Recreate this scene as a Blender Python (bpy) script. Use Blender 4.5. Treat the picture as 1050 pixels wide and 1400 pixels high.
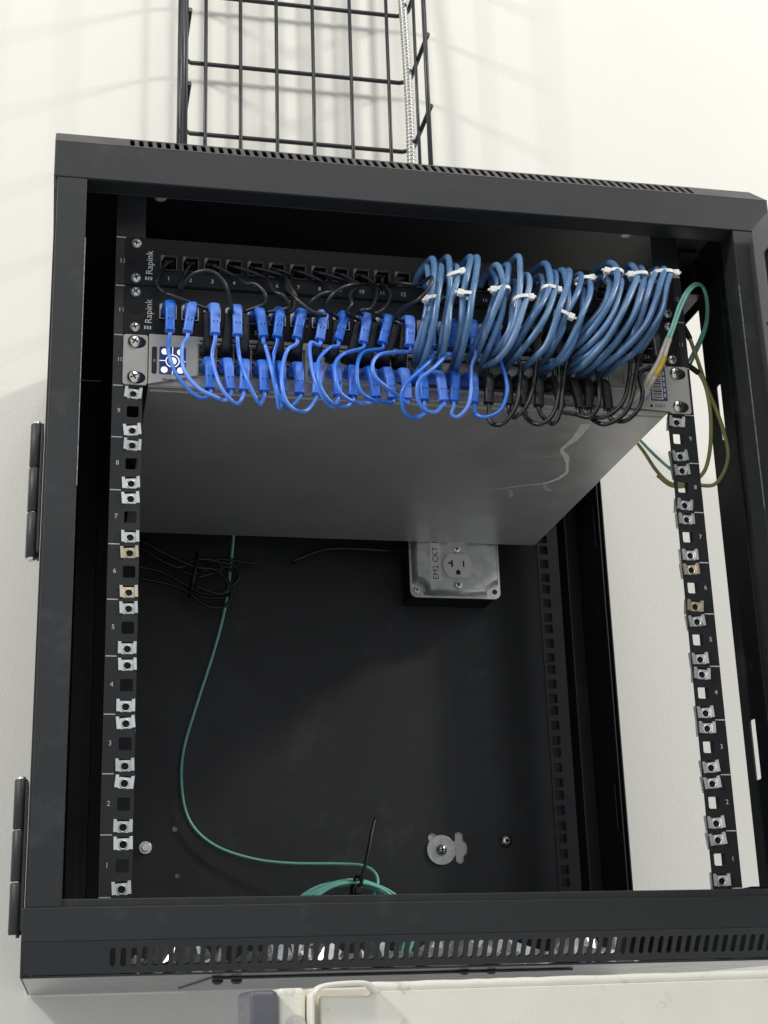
import bpy, bmesh, math, random
from mathutils import Vector, Matrix
from mathutils.geometry import tessellate_polygon
random.seed(4)
for _o in list(bpy.data.objects):
    bpy.data.objects.remove(_o)
SC = bpy.context.scene
COL = SC.collection
MM = 0.001
R = math.radians

# ------------------------------------------------------------------ camera
cd = bpy.data.cameras.new('camera')
cam = bpy.data.objects.new('camera', cd)
COL.objects.link(cam)
cam.location = (-0.2833, -1.1454, -0.0899)
cam.rotation_euler = (1.89261, 0.030721, -0.207799)
cd.sensor_fit = 'VERTICAL'
cd.sensor_height = 36.0
cd.lens = 2084.4 * 36.0 / 1400.0
cd.clip_start = 0.02
cd.clip_end = 60
SC.camera = cam

# ------------------------------------------------------------------ room light
wd = bpy.data.worlds.new('World')
SC.world = wd
wd.use_nodes = True
_bg = wd.node_tree.nodes['Background']
_bg.inputs[0].default_value = (0.93, 0.96, 1.0, 1)
_bg.inputs[1].default_value = 0.60


def overhead_lamp(name, loc, target, power, sx, sy, color):
    ld = bpy.data.lights.new(name, 'AREA')
    ld.shape = 'RECTANGLE'
    ld.size = sx
    ld.size_y = sy
    ld.energy = power
    ld.color = color
    o = bpy.data.objects.new(name, ld)
    COL.objects.link(o)
    o.location = loc
    d = Vector(target) - Vector(loc)
    o.rotation_euler = d.to_track_quat('-Z', 'Y').to_euler()
    return o


overhead_lamp('ceiling_or_added_light', (-2.35, -1.2, 2.05), (0, 0.3, 0.5), 46, 0.3, 0.3, (1.0, 0.972, 0.905))
overhead_lamp('ceiling_or_added_light', (2.55, -1.1, 2.10), (0, 0.3, 0.5), 50, 0.32, 0.32, (1.0, 0.972, 0.905))
overhead_lamp('ceiling_or_added_light', (0.25, -1.75, 2.85), (0, 0.1, 0.2), 20, 1.2, 0.5, (1.0, 0.97, 0.90))  # unseen soft lamp, added overhead to brighten the front faces and cream rail

SC.view_settings.view_transform = 'Standard'
SC.view_settings.look = 'None'
SC.view_settings.exposure = 0.0
SC.view_settings.gamma = 1.0
SC.view_settings.use_curve_mapping = False
SC.render.engine = 'CYCLES'


# ------------------------------------------------------------------ materials
def mat(name, color, rough=0.5, metal=0.0, var=0.0, var_scale=60.0, bump=0.0, bump_scale=900.0,
        rough_var=0.0, spec=0.5, coat=0.0, trans=0.0, stain=None, rand=0.0):
    m = bpy.data.materials.new(name)
    m.use_nodes = True
    nt = m.node_tree
    b = nt.nodes['Principled BSDF']
    b.inputs['Base Color'].default_value = (*color, 1)
    b.inputs['Roughness'].default_value = rough
    b.inputs['Metallic'].default_value = metal
    b.inputs['Specular IOR Level'].default_value = spec
    b.inputs['Coat Weight'].default_value = coat
    b.inputs['Transmission Weight'].default_value = trans
    tc = nt.nodes.new('ShaderNodeTexCoord')

    def noise(scale, detail=4.0, rgh=0.6):
        n = nt.nodes.new('ShaderNodeTexNoise')
        n.inputs['Scale'].default_value = scale
        n.inputs['Detail'].default_value = detail
        n.inputs['Roughness'].default_value = rgh
        nt.links.new(tc.outputs['Object'], n.inputs['Vector'])
        return n
    col_out = None
    if var > 0:
        n = noise(var_scale, 6.0)
        r = nt.nodes.new('ShaderNodeValToRGB')
        r.color_ramp.elements[0].position = 0.3
        r.color_ramp.elements[1].position = 0.7
        lo = [c * (1 - var) for c in color]
        hi = [min(1, c * (1 + var)) for c in color]
        r.color_ramp.elements[0].color = (*lo, 1)
        r.color_ramp.elements[1].color = (*hi, 1)
        nt.links.new(n.outputs['Fac'], r.inputs['Fac'])
        col_out = r.outputs['Color']
    if stain:
        scol, sscale, lo_, hi_ = stain
        n = noise(sscale, 8.0, 0.7)
        r = nt.nodes.new('ShaderNodeMapRange')
        r.inputs['From Min'].default_value = lo_
        r.inputs['From Max'].default_value = hi_
        nt.links.new(n.outputs['Fac'], r.inputs['Value'])
        mx = nt.nodes.new('ShaderNodeMix')
        mx.data_type = 'RGBA'
        nt.links.new(r.outputs['Result'], mx.inputs['Factor'])
        if col_out:
            nt.links.new(col_out, mx.inputs['A'])
        else:
            mx.inputs['A'].default_value = (*color, 1)
        mx.inputs['B'].default_value = (*scol, 1)
        col_out = mx.outputs['Result']
    if rand > 0:
        oi = nt.nodes.new('ShaderNodeObjectInfo')
        r = nt.nodes.new('ShaderNodeMapRange')
        r.inputs['To Min'].default_value = 1 - rand
        r.inputs['To Max'].default_value = 1 + rand
        nt.links.new(oi.outputs['Random'], r.inputs['Value'])
        hs = nt.nodes.new('ShaderNodeHueSaturation')
        if col_out:
            nt.links.new(col_out, hs.inputs['Color'])
        else:
            hs.inputs['Color'].default_value = (*color, 1)
        nt.links.new(r.outputs['Result'], hs.inputs['Value'])
        r2 = nt.nodes.new('ShaderNodeMapRange')
        r2.inputs['To Min'].default_value = 1.04
        r2.inputs['To Max'].default_value = 0.90
        nt.links.new(oi.outputs['Random'], r2.inputs['Value'])
        nt.links.new(r2.outputs['Result'], hs.inputs['Saturation'])
        col_out = hs.outputs['Color']
    if col_out:
        nt.links.new(col_out, b.inputs['Base Color'])
    if rough_var > 0:
        n = noise(var_scale * 2.3, 5.0)
        r = nt.nodes.new('ShaderNodeMapRange')
        r.inputs['From Min'].default_value = 0.3
        r.inputs['From Max'].default_value = 0.7
        r.inputs['To Min'].default_value = max(0.03, rough - rough_var)
        r.inputs['To Max'].default_value = min(1, rough + rough_var)
        nt.links.new(n.outputs['Fac'], r.inputs['Value'])
        nt.links.new(r.outputs['Result'], b.inputs['Roughness'])
    if bump > 0:
        n = noise(bump_scale, 3.0)
        bp = nt.nodes.new('ShaderNodeBump')
        bp.inputs['Strength'].default_value = bump
        bp.inputs['Distance'].default_value = 0.0006
        nt.links.new(n.outputs['Fac'], bp.inputs['Height'])
        nt.links.new(bp.outputs['Normal'], b.inputs['Normal'])
    return m


M = {}
M['coat'] = mat('black_powder_coat', (0.020, 0.0212, 0.0228), 0.44, 0, 0.14, 9, 0.32, 1200, 0.06,
                stain=((0.060, 0.061, 0.062), 17, 0.57, 0.85))
M['under'] = mat('smooth_black_paint', (0.030, 0.033, 0.037), 0.16, 0, 0.10, 12, rough_var=0.05)
M['doorgrey'] = mat('grey_door_lining', (0.20, 0.20, 0.205), 0.5, 0.1, 0.18, 500, 0.3, 1100)
M['rail'] = mat('black_rail_paint', (0.020, 0.021, 0.023), 0.45, 0, 0.15, 40, 0.2, 1300, 0.06)
M['wall'] = mat('painted_wall', (0.79, 0.775, 0.72), 0.85, 0, 0.02, 3, 0.6, 330, stain=((0.755, 0.735, 0.67), 6, 0.58, 0.8))
M['zinc'] = mat('bright_zinc', (0.90, 0.91, 0.90), 0.28, 0.6, 0.08, 300, 0.1, 800, 0.08, rand=0.16)
M['brass_zinc'] = mat('yellow_zinc', (0.82, 0.72, 0.54), 0.3, 0.6, 0.08, 300, 0.1, 800, 0.08, rand=0.16)
M['chrome'] = mat('nickel_screw', (0.78, 0.76, 0.70), 0.22, 1.0, 0.1, 400, 0.1, 700, 0.08)
M['silver'] = mat('silver_front_paint', (0.57, 0.555, 0.515), 0.42, 0.15, 0.04, 30, 0.12, 1600, 0.05)
M['grey'] = mat('grey_switch_paint', (0.52, 0.51, 0.505), 0.37, 0.5, 0.06, 12, 0.12, 1500, 0.08,
                stain=((0.58, 0.57, 0.56), 22, 0.60, 0.8))
M['dark'] = mat('black_plastic', (0.012, 0.013, 0.015), 0.5, 0, 0.1, 60)
M['hole'] = mat('unlit_hole', (0.006, 0.006, 0.007), 0.8)
M['panel'] = mat('patch_panel_black', (0.009, 0.010, 0.0115), 0.48, 0, 0.12, 40, 0.15, 1400, spec=0.25)
M['rear'] = mat('shaded_rear_rail', (0.010, 0.011, 0.013), 0.55, 0, 0.12, 40, spec=0.2)  # rail paint darkened to hold the shade at the cabinet back
M['shield_shaded'] = mat('shaded_jack_shield', (0.15, 0.15, 0.14), 0.5, 0.3, 0.2, 200)  # jack shield colour darkened for the shade over the upper panel
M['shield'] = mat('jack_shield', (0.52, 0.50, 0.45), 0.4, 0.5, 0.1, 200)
M['blue'] = mat('blue_boot', (0.040, 0.180, 0.72), 0.42, 0, 0.08, 120, 0.1, 900, 0.06, rand=0.16)
M['bluewire'] = mat('blue_slim_cable', (0.050, 0.210, 0.78), 0.30, 0, 0.06, 120, rand=0.16)
M['dusty'] = mat('dusty_blue_cable', (0.085, 0.190, 0.37), 0.30, 0, 0.22, 70, 0.15, 350, 0.10,
                 stain=((0.12, 0.20, 0.32), 160, 0.60, 0.8), rand=0.16)
M['dusty2'] = mat('dusty_blue_cable_faded', (0.105, 0.215, 0.385), 0.34, 0, 0.2, 80, 0.15, 350, 0.10, rand=0.16)
M['dusty3'] = mat('dusty_blue_cable_deep', (0.065, 0.160, 0.33), 0.28, 0, 0.2, 60, 0.15, 350, 0.08, rand=0.16)
M['rubber'] = mat('black_rubber', (0.016, 0.017, 0.018), 0.46, 0, 0.12, 150, 0.1, 900, 0.06)
M['blackwire'] = mat('black_cable', (0.015, 0.016, 0.018), 0.36, 0, 0.1, 120)
M['nylon'] = mat('white_nylon', (0.84, 0.84, 0.80), 0.4, 0, 0.04, 200)
M['print'] = mat('white_print', (0.72, 0.73, 0.72), 0.6)
M['ink'] = mat('black_ink', (0.02, 0.02, 0.02), 0.6)
M['navy'] = mat('navy_print', (0.012, 0.022, 0.07), 0.35)
M['purple'] = mat('purple_print', (0.06, 0.05, 0.26), 0.5)
M['paper'] = mat('label_paper', (0.66, 0.66, 0.63), 0.6)
M['aqua'] = mat('aqua_fibre', (0.30, 0.74, 0.62), 0.36, 0, 0.06, 100)
M['olive'] = mat('green_yellow_wire', (0.46, 0.43, 0.16), 0.38, 0, 0.12, 60)
M['yellow'] = mat('yellow_sleeve', (0.72, 0.48, 0.06), 0.45)
M['ivory'] = mat('ivory_connector', (0.72, 0.69, 0.58), 0.42, 0, 0.05, 90)
M['galv'] = mat('galvanised_steel', (0.62, 0.63, 0.62), 0.38, 0.7, 0.18, 70, 0.15, 500, 0.12)
M['recept'] = mat('receptacle_grey', (0.60, 0.60, 0.57), 0.4)
M['tray'] = mat('black_tray_wire', (0.016, 0.018, 0.022), 0.32, 0, 0.1, 60)
M['flex'] = mat('flex_aluminium', (0.62, 0.62, 0.60), 0.34, 1.0, 0.1, 200)
M['cream'] = mat('cream_paint', (0.90, 0.875, 0.77), 0.5, 0, 0.04, 20, 0.25, 350, 0.08,
                 stain=((0.50, 0.46, 0.38), 45, 0.60, 0.76))
M['cap'] = mat('grey_end_cap', (0.13, 0.13, 0.15), 0.42, 0, 0.12, 90, 0.2, 700, 0.1)
M['glass'] = mat('tinted_glass', (0.02, 0.022, 0.025), 0.06, 0, spec=0.6)
M['scratch'] = mat('scratched_metal', (0.78, 0.77, 0.73), 0.6, 0.2, 0.2, 260)
M['smear'] = mat('dull_smear', (0.52, 0.51, 0.49), 0.6, 0.4, 0.15, 160)
M['wrap'] = mat('clear_wrapping', (0.55, 0.56, 0.56), 0.18, 0.75, 0.5, 60, spec=0.8)


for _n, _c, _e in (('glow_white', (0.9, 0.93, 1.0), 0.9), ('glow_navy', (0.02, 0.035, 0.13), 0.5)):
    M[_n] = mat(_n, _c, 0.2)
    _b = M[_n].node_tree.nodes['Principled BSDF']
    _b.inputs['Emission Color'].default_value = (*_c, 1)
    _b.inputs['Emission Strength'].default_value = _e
M['glint'] = mat('painted_edge_glint', (0.26, 0.27, 0.28), 0.4, 0.4, 0.6, 200)  # grey that stands in for the glint along the post edges


# ------------------------------------------------------------------ mesh collector (all coordinates in millimetres)
def cat(pts, n=8):
    """Catmull-Rom resampling"""
    P = [Vector(p) for p in pts]
    out = []
    for i in range(len(P) - 1):
        p1, p2 = P[i], P[i + 1]
        p0 = P[i - 1] if i else p1 * 2 - p2
        p3 = P[i + 2] if i + 2 < len(P) else p2 * 2 - p1
        for k in range(n):
            t = k / n
            out.append(0.5 * ((2 * p1) + (p2 - p0) * t + (2 * p0 - 5 * p1 + 4 * p2 - p3) * t * t
                              + (3 * p1 - p0 - 3 * p2 + p3) * t ** 3))
    out.append(P[-1].copy())
    return out


def rect(u0, u1, v0, v1):
    return [(u0, v0), (u1, v0), (u1, v1), (u0, v1)]


def rrect(u0, u1, v0, v1, r, n=3):
    o = []
    for cx, cy, a0 in ((u1 - r, v0 + r, -90), (u1 - r, v1 - r, 0), (u0 + r, v1 - r, 90), (u0 + r, v0 + r, 180)):
        for k in range(n + 1):
            a = R(a0 + 90 * k / n)
            o.append((cx + r * math.cos(a), cy + r * math.sin(a)))
    return o


def circ(cu, cv, r, n=16):
    return [(cu + r * math.cos(2 * math.pi * k / n), cv + r * math.sin(2 * math.pi * k / n)) for k in range(n)]


# plane maps: (u, v, depth) -> world mm.  depth grows away from the viewer's side
def XZ(y):
    return lambda u, v, d: (u, y + d, v)


def YZ(x, s=1):
    return lambda u, v, d: (x + s * d, u, v)


def XY(z, s=1):
    return lambda u, v, d: (u, v, z + s * d)


class G:
    def __init__(self):
        self.v, self.f, self.m, self.s = [], [], [], []
        self.mats = []

    def mi(self, m):
        if m not in self.mats:
            self.mats.append(m)
        return self.mats.index(m)

    def add(self, vs, fs, m, smooth=False):
        b = len(self.v)
        k = self.mi(m)
        self.v += [tuple(p) for p in vs]
        for f in fs:
            self.f.append([i + b for i in f])
            self.m.append(k)
            self.s.append(smooth)
        return self

    def box(self, x0, x1, y0, y1, z0, z1, m):
        vs = [(x, y, z) for x in (x0, x1) for y in (y0, y1) for z in (z0, z1)]
        return self.add(vs, [(0, 1, 3, 2), (4, 6, 7, 5), (0, 4, 5, 1), (2, 3, 7, 6), (0, 2, 6, 4), (1, 5, 7, 3)], m)

    def plate(self, outer, holes, t, pm, m):
        loops = [outer] + list(holes)
        flat = [p for l in loops for p in l]
        tris = tessellate_polygon([[Vector((p[0], p[1], 0)) for p in l] for l in loops])
        n = len(flat)
        vs = [pm(u, v, 0) for u, v in flat] + [pm(u, v, t) for u, v in flat]
        fs = [tuple(tr) for tr in tris] + [tuple(i + n for i in reversed(tr)) for tr in tris]
        o = 0
        for l in loops:
            k = len(l)
            for i in range(k):
                a, b = o + i, o + (i + 1) % k
                fs.append((a, b, b + n, a + n))
            o += k
        return self.add(vs, fs, m)

    def tube(self, pts, r, m, n=10, closed=False, caps=True):
        P = [Vector(p) for p in pts]
        L = len(P)
        rs = r if isinstance(r, (list, tuple)) else [r] * L
        T = []
        for i in range(L):
            a = P[i - 1] if (i or closed) else P[0]
            b = P[(i + 1) % L] if (i < L - 1 or closed) else P[-1]
            T.append((b - a).normalized())
        ref = Vector((1, 0, 0)) if abs(T[0].x) < 0.9 else Vector((0, 0, 1))
        u = (ref - T[0] * ref.dot(T[0])).normalized()
        vs = []
        for i in range(L):
            u = (u - T[i] * u.dot(T[i])).normalized()
            w = T[i].cross(u)
            for k in range(n):
                a = 2 * math.pi * k / n
                vs.append(P[i] + (u * math.cos(a) + w * math.sin(a)) * rs[i])
        fs = []
        for i in range(L if closed else L - 1):
            j = (i + 1) % L
            for k in range(n):
                q = (k + 1) % n
                fs.append((i * n + k, i * n + q, j * n + q, j * n + k))
        self.add(vs, fs, m, True)
        if caps and not closed:
            b = len(self.v) - L * n
            for c in ([b + k for k in range(n)][::-1], [b + (L - 1) * n + k for k in range(n)]):
                self.f.append(c)
                self.m.append(self.mi(m))
                self.s.append(False)
        return self

    def sweep(self, pts, sizes, m, side=(1, 0, 0), n=16, e=0.55):
        """loft of superellipses; sizes (w along side, h)"""
        P = [Vector(p) for p in pts]
        L = len(P)
        S = Vector(side)
        vs = []
        for i in range(L):
            t = (P[min(i + 1, L - 1)] - P[max(i - 1, 0)]).normalized()
            s = (S - t * S.dot(t)).normalized()
            h = t.cross(s)
            w_, h_ = sizes[i]
            for k in range(n):
                a = 2 * math.pi * k / n
                c, d = math.cos(a), math.sin(a)
                c = math.copysign(abs(c) ** e, c)
                d = math.copysign(abs(d) ** e, d)
                vs.append(P[i] + s * (c * w_ / 2) + h * (d * h_ / 2))
        fs = []
        for i in range(L - 1):
            for k in range(n):
                q = (k + 1) % n
                fs.append((i * n + k, i * n + q, (i + 1) * n + q, (i + 1) * n + k))
        self.add(vs, fs, m, True)
        b = len(self.v) - L * n
        for c in ([b + k for k in range(n)][::-1], [b + (L - 1) * n + k for k in range(n)]):
            self.f.append(c)
            self.m.append(self.mi(m))
            self.s.append(False)
        return self

    def lathe(self, prof, c, axis, m, n=20, smooth=True, caps=True):
        """prof: list of (r, h); axis 'x' 'y' 'z' (h along +axis)"""
        vs = []
        for r, h in prof:
            for k in range(n):
                a = 2 * math.pi * k / n
                p = (r * math.cos(a), r * math.sin(a), h)
                if axis == 'y':
                    p = (p[0], p[2], p[1])
                elif axis == 'x':
                    p = (p[2], p[0], p[1])
                vs.append((p[0] + c[0], p[1] + c[1], p[2] + c[2]))
        fs = []
        L = len(prof)
        for i in range(L - 1):
            for k in range(n):
                q = (k + 1) % n
                fs.append((i * n + k, i * n + q, (i + 1) * n + q, (i + 1) * n + k))
        self.add(vs, fs, m, smooth)
        b = len(self.v) - L * n
        for i, c_ in ((0, [b + k for k in range(n)]), (L - 1, [b + (L - 1) * n + k for k in range(n)])):
            if caps and prof[i][0] > 1e-4:
                self.f.append(c_)
                self.m.append(self.mi(m))
                self.s.append(False)
        return self

    def text(self, s, u, v, size, pm, m, ang=0.0, align='CENTER', t=0.12):
        vs, fs = text_geo(s, size, align)
        ca, sa = math.cos(R(ang)), math.sin(R(ang))
        P = [(u + x * ca - y * sa, v + x * sa + y * ca) for x, y in vs]
        return self.add([pm(a, b, -t) for a, b in P], fs, m)

    def mesh(self, org=(0, 0, 0), name='mesh'):
        me = bpy.data.meshes.new(name)
        o = Vector(org)
        me.from_pydata([tuple((Vector(p) - o) * MM) for p in self.v], [], self.f)
        for mk in self.mats:
            me.materials.append(M[mk])
        me.polygons.foreach_set('material_index', self.m)
        me.polygons.foreach_set('use_smooth', self.s)
        me.update()
        bm = bmesh.new()
        bm.from_mesh(me)
        bmesh.ops.recalc_face_normals(bm, faces=bm.faces[:])
        bm.to_mesh(me)
        bm.free()
        return me

    def build(self, name, parent=None, org=None, bevel=0.0, seg=2, angle=40):
        """one mesh object; origin defaults to the parent's"""
        po = ORG[parent.name] if parent else (0, 0, 0)
        oo = org if org is not None else po
        o = bpy.data.objects.new(name, self.mesh(oo, name))
        link(o, parent, oo)
        if bevel > 0:
            bv = o.modifiers.new('edge', 'BEVEL')
            bv.width = bevel * MM
            bv.segments = seg
            bv.limit_method = 'ANGLE'
            bv.angle_limit = R(angle)
        return o


ORG = {}
_TXT = {}


def link(o, parent, oo):
    COL.objects.link(o)
    po = ORG[parent.name] if parent else (0, 0, 0)
    o.location = (Vector(oo) - Vector(po)) * MM
    o.parent = parent
    ORG[o.name] = tuple(oo)


def text_geo(s, size, align):
    key = (s, align)
    if key not in _TXT:
        c = bpy.data.curves.new('t', 'FONT')
        c.body = s
        c.align_x = align
        c.align_y = 'CENTER'
        c.size = 1.0
        c.resolution_u = 2
        o = bpy.data.objects.new('t', c)
        COL.objects.link(o)
        bpy.context.view_layer.update()
        me = bpy.data.meshes.new_from_object(o.evaluated_get(bpy.context.evaluated_depsgraph_get()))
        _TXT[key] = ([(p.co.x, p.co.y) for p in me.vertices], [tuple(f.vertices) for f in me.polygons])
        bpy.data.objects.remove(o)
        bpy.data.curves.remove(c)
        bpy.data.meshes.remove(me)
    vs, fs = _TXT[key]
    return [(x * size, y * size) for x, y in vs], fs


def tag(o, label=None, cat_=None, group=None, kind=None):
    if label:
        o['label'] = label
    if cat_:
        o['category'] = cat_
    if group:
        o['group'] = group
    if kind:
        o['kind'] = kind
    return o


def thing(name, loc, label, cat_, group=None):
    o = bpy.data.objects.new(name, None)
    o.empty_display_size = 0.02
    link(o, None, loc)
    return tag(o, label, cat_, group)


def inst(name, me, parent, at, rot=(0, 0, 0), scale=(1, 1, 1)):
    o = bpy.data.objects.new(name, me)
    link(o, parent, at)
    o.rotation_euler = rot
    o.scale = scale
    return o

# ------------------------------------------------------------------ cable runs, millimetres
THICK = [
    (1,[(12,-34,516),(10,-46,497),(5,-52,470),(1,-48,447),(-2,-34,433),(0,-14,431)]),
    (1,[(17,-38,508),(13,-50,488),(8,-56,467),(3,-54,441),(0,-40,422),(1,-16,423)]),
    (1,[(9,-24,512),(8,-36,493),(4,-44,473),(-1,-40,450),(-4,-28,434),(-2,-12,432)]),
    (2,[(25,-36,518),(23,-48,497),(19,-52,473),(15,-50,450),(13,-38,434),(17,-14,432)]),
    (2,[(30,-38,509),(27,-50,488),(21,-54,467),(16,-54,442),(14,-40,424),(15,-16,423)]),
    (3,[(43,-38,518),(37,-50,495),(32,-54,473),(28,-52,450),(28,-38,433),(32,-14,431)]),
    (3,[(49,-40,516),(42,-54,491),(37,-58,472),(33,-56,445),(30,-42,424),(33,-16,423)]),
    (4,[(67,-36,513),(68,-48,495),(64,-54,481),(56,-54,456),(49,-42,439),(50,-16,435)]),
    (4,[(76,-34,515),(73,-46,496),(69,-50,481),(64,-50,457),(56,-40,434),(56,-16,432)]),
    (4,[(65,-26,514),(65,-38,496),(62,-44,482),(54,-42,460),(46,-32,442),(46,-12,438)]),
    (5,[(85,-38,521),(83,-52,500),(79,-58,477),(73,-56,451),(67,-44,433),(69,-16,435)]),
    (5,[(90,-40,502),(88,-52,486),(79,-60,460),(69,-58,432),(60,-44,422),(58,-16,427)]),
    (5,[(84,-30,503),(81,-42,489),(76,-48,469),(70,-46,449),(63,-36,435),(63,-14,437)]),
    (6,[(109,-36,518),(108,-50,494),(101,-56,475),(91,-56,458),(79,-44,439),(78,-16,439)]),
    (6,[(116,-38,509),(111,-52,488),(102,-60,462),(90,-60,441),(79,-46,427),(79,-16,430)]),
    (6,[(109,-28,510),(106,-40,492),(98,-46,475),(88,-46,457),(77,-34,442),(76,-12,440)]),
    (7,[(131,-38,512),(124,-50,491),(112,-60,464),(99,-60,433),(91,-46,423),(92,-16,429)]),
    (7,[(125,-34,513),(123,-46,495),(120,-54,470),(113,-54,448),(108,-44,434),(106,-16,432)]),
    (8,[(141,-36,509),(132,-50,487),(119,-56,460),(113,-56,446),(106,-44,432),(109,-16,434)]),
    (8,[(146,-38,502),(142,-52,485),(133,-58,461),(121,-58,437),(111,-46,424),(108,-16,428)]),
    (8,[(142,-34,497),(137,-48,478),(131,-54,456),(118,-54,427),(111,-40,421),(112,-14,427)]),
    (9,[(167,-32,525),(169,-46,513),(165,-56,493),(152,-60,465),(136,-56,444),(128,-40,439),(130,-14,443)]),
    (9,[(172,-30,518),(174,-44,505),(170,-54,489),(158,-60,462),(144,-58,442),(133,-44,432),(134,-14,437)]),
    (9,[(165,-24,515),(167,-36,500),(157,-44,476),(143,-44,458),(132,-34,448),(131,-12,450)]),
    (10,[(189,-34,524),(187,-50,507),(178,-60,488),(163,-66,459),(146,-64,433),(133,-48,420),(134,-16,428)]),
    (10,[(197,-32,523),(194,-48,505),(185,-58,484),(172,-62,458),(155,-60,432),(143,-46,421),(143,-14,427)]),
    (10,[(187,-26,521),(185,-42,503),(174,-52,479),(158,-58,451),(140,-56,429),(131,-40,425),(131,-14,431)]),
    (11,[(213,-34,523),(201,-48,502),(190,-56,480),(182,-56,459),(174,-48,442),(165,-34,433),(164,-14,433)]),
    (11,[(217,-38,520),(207,-52,499),(197,-60,475),(182,-64,450),(162,-62,428),(151,-46,421),(152,-14,427)]),
    (11,[(222,-36,518),(213,-50,497),(202,-58,470),(190,-60,449),(177,-54,432),(167,-40,426),(168,-14,431)]),
    (11,[(223,-28,515),(213,-40,489),(204,-46,465),(195,-44,450),(191,-30,444),(193,-12,446)]),
]
TIES = [
    (1,[(2,-54,468),(14,-54,469),(-5,-60,466)]),
    (2,[(18,-50,492),(31,-50,497),(29,-56,493)]),
    (3,[(30,-57,473),(39,-57,472),(30,-63,471)]),
    (4,[(57,-53,481),(71,-53,483),(52,-59,477)]),
    (5,[(73,-58,472),(86,-58,474),(87,-64,471)]),
    (6,[(100,-54,487),(110,-54,486),(111,-60,483)]),
    (7,[(107,-60,462),(118,-60,458),(116,-66,454)]),
    (8,[(132,-46,502),(143,-46,504),(144,-52,499)]),
    (9,[(160,-50,511),(171,-50,509),(157,-56,507)]),
    (10,[(176,-54,506),(188,-54,507),(186,-60,504)]),
    (11,[(205,-48,514),(217,-48,515),(218,-54,509)]),
]
SLIM = {
    1: [(-207,-26,421),(-201,-30,400),(-189,-32,384),(-180,-30,380)],
    2: [(-196,-28,424),(-195,-34,402),(-184,-38,385),(-170,-38,378),(-162,-30,379)],
    3: [(-172,-28,416),(-167,-36,390),(-159,-38,377),(-152,-32,376)],
    4: [(-150,-28,417),(-145,-36,395),(-138,-36,379),(-134,-30,377)],
    5: [(-129,-28,428),(-125,-36,402),(-121,-36,380),(-119,-32,373)],
    6: [(-123,-28,419),(-123,-34,397),(-118,-38,378),(-111,-32,375)],
    7: [(-112,-30,425),(-118,-40,401),(-117,-44,380),(-110,-42,370),(-98,-34,372)],
    8: [(-93,-30,433),(-94,-40,409),(-90,-46,387),(-82,-42,376),(-75,-30,378)],
    9: [(-77,-30,430),(-87,-38,416),(-90,-46,400),(-87,-48,384),(-78,-44,375),(-67,-34,377)],
    10: [(-65,-32,425),(-74,-40,413),(-76,-46,401),(-73,-48,384),(-60,-42,378),(-48,-32,382)],
    11: [(-49,-32,427),(-57,-42,410),(-57,-46,389),(-48,-44,381),(-35,-32,384)],
    12: [(-24,-38,426),(-38,-42,421),(-45,-46,411),(-44,-48,399),(-33,-44,391),(-21,-34,388)],
    13: [(6,-40,421),(-9,-48,404),(-19,-50,393),(-23,-48,381),(-19,-44,370),(-11,-40,368),(0,-30,377)],
    14: [(19,-40,425),(3,-50,407),(-9,-52,395),(-10,-50,381),(-4,-46,373),(7,-38,375),(15,-30,384)],
    15: [(42,-30,421),(39,-36,399),(35,-38,382),(27,-36,373),(23,-30,377)],
    16: [(69,-34,415),(69,-38,397),(62,-40,379),(49,-40,372),(42,-34,377)],
    17: [(84,-30,424),(80,-36,401),(74,-40,381),(63,-40,367),(55,-32,371)],
    18: [(98,-30,425),(92,-36,402),(83,-40,382),(75,-36,375),(73,-28,381)],
    19: [(118,-30,426),(114,-36,400),(106,-40,377),(94,-40,368),(87,-30,377)],
    20: [(127,-30,433),(118,-36,404),(113,-40,381),(107,-38,370),(101,-30,379)],
    21: [(150,-30,435),(149,-38,411),(146,-42,388),(138,-40,377),(129,-30,383)],
    22: [(182,-30,437),(175,-38,409),(166,-42,389),(151,-42,377),(138,-32,381)],
    23: [(190,-30,437),(181,-38,412),(174,-42,391),(165,-42,378),(151,-40,371),(144,-30,379)],
    24: [(191,-28,425),(188,-36,402),(180,-42,385),(169,-40,375),(161,-30,380)],
}
ARCS = {
    1: [(-203,-30,467),(-211,-24,473),(-217,-18,484),(-211,-8,503)],
    2: [(-157,-32,457),(-161,-42,468),(-168,-46,479),(-178,-44,485),(-190,-36,484),(-198,-22,478),(-195,-10,494)],
    3: [(-130,-30,466),(-131,-34,474),(-137,-30,483),(-145,-22,487),(-151,-10,499)],
    4: [(-110,-30,464),(-115,-34,472),(-122,-28,479),(-127,-10,500)],
    5: [(-107,-30,461),(-105,-34,472),(-109,-26,487),(-112,-8,504)],
    6: [(-82,-40,454),(-94,-44,455),(-105,-40,467),(-111,-26,485),(-103,-8,504)],
    7: [(-94,-34,463),(-90,-42,468),(-80,-40,475),(-71,-28,480),(-78,-8,501)],
    8: [(-81,-34,464),(-75,-44,472),(-64,-44,480),(-52,-30,490),(-60,-8,504)],
    9: [(-63,-34,460),(-59,-36,468),(-58,-26,482),(-47,-8,500)],
    10: [(-52,-30,463),(-50,-38,462),(-43,-34,466),(-34,-20,485),(-33,-8,502)],
    11: [(-38,-30,463),(-36,-36,462),(-27,-30,473),(-22,-20,489),(-26,-8,502)],
    12: [(-21,-32,460),(-18,-44,463),(-8,-60,464),(1,-62,475),(4,-56,487),(-2,-36,490),(-14,-22,497),(-20,-8,503)],
}
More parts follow.
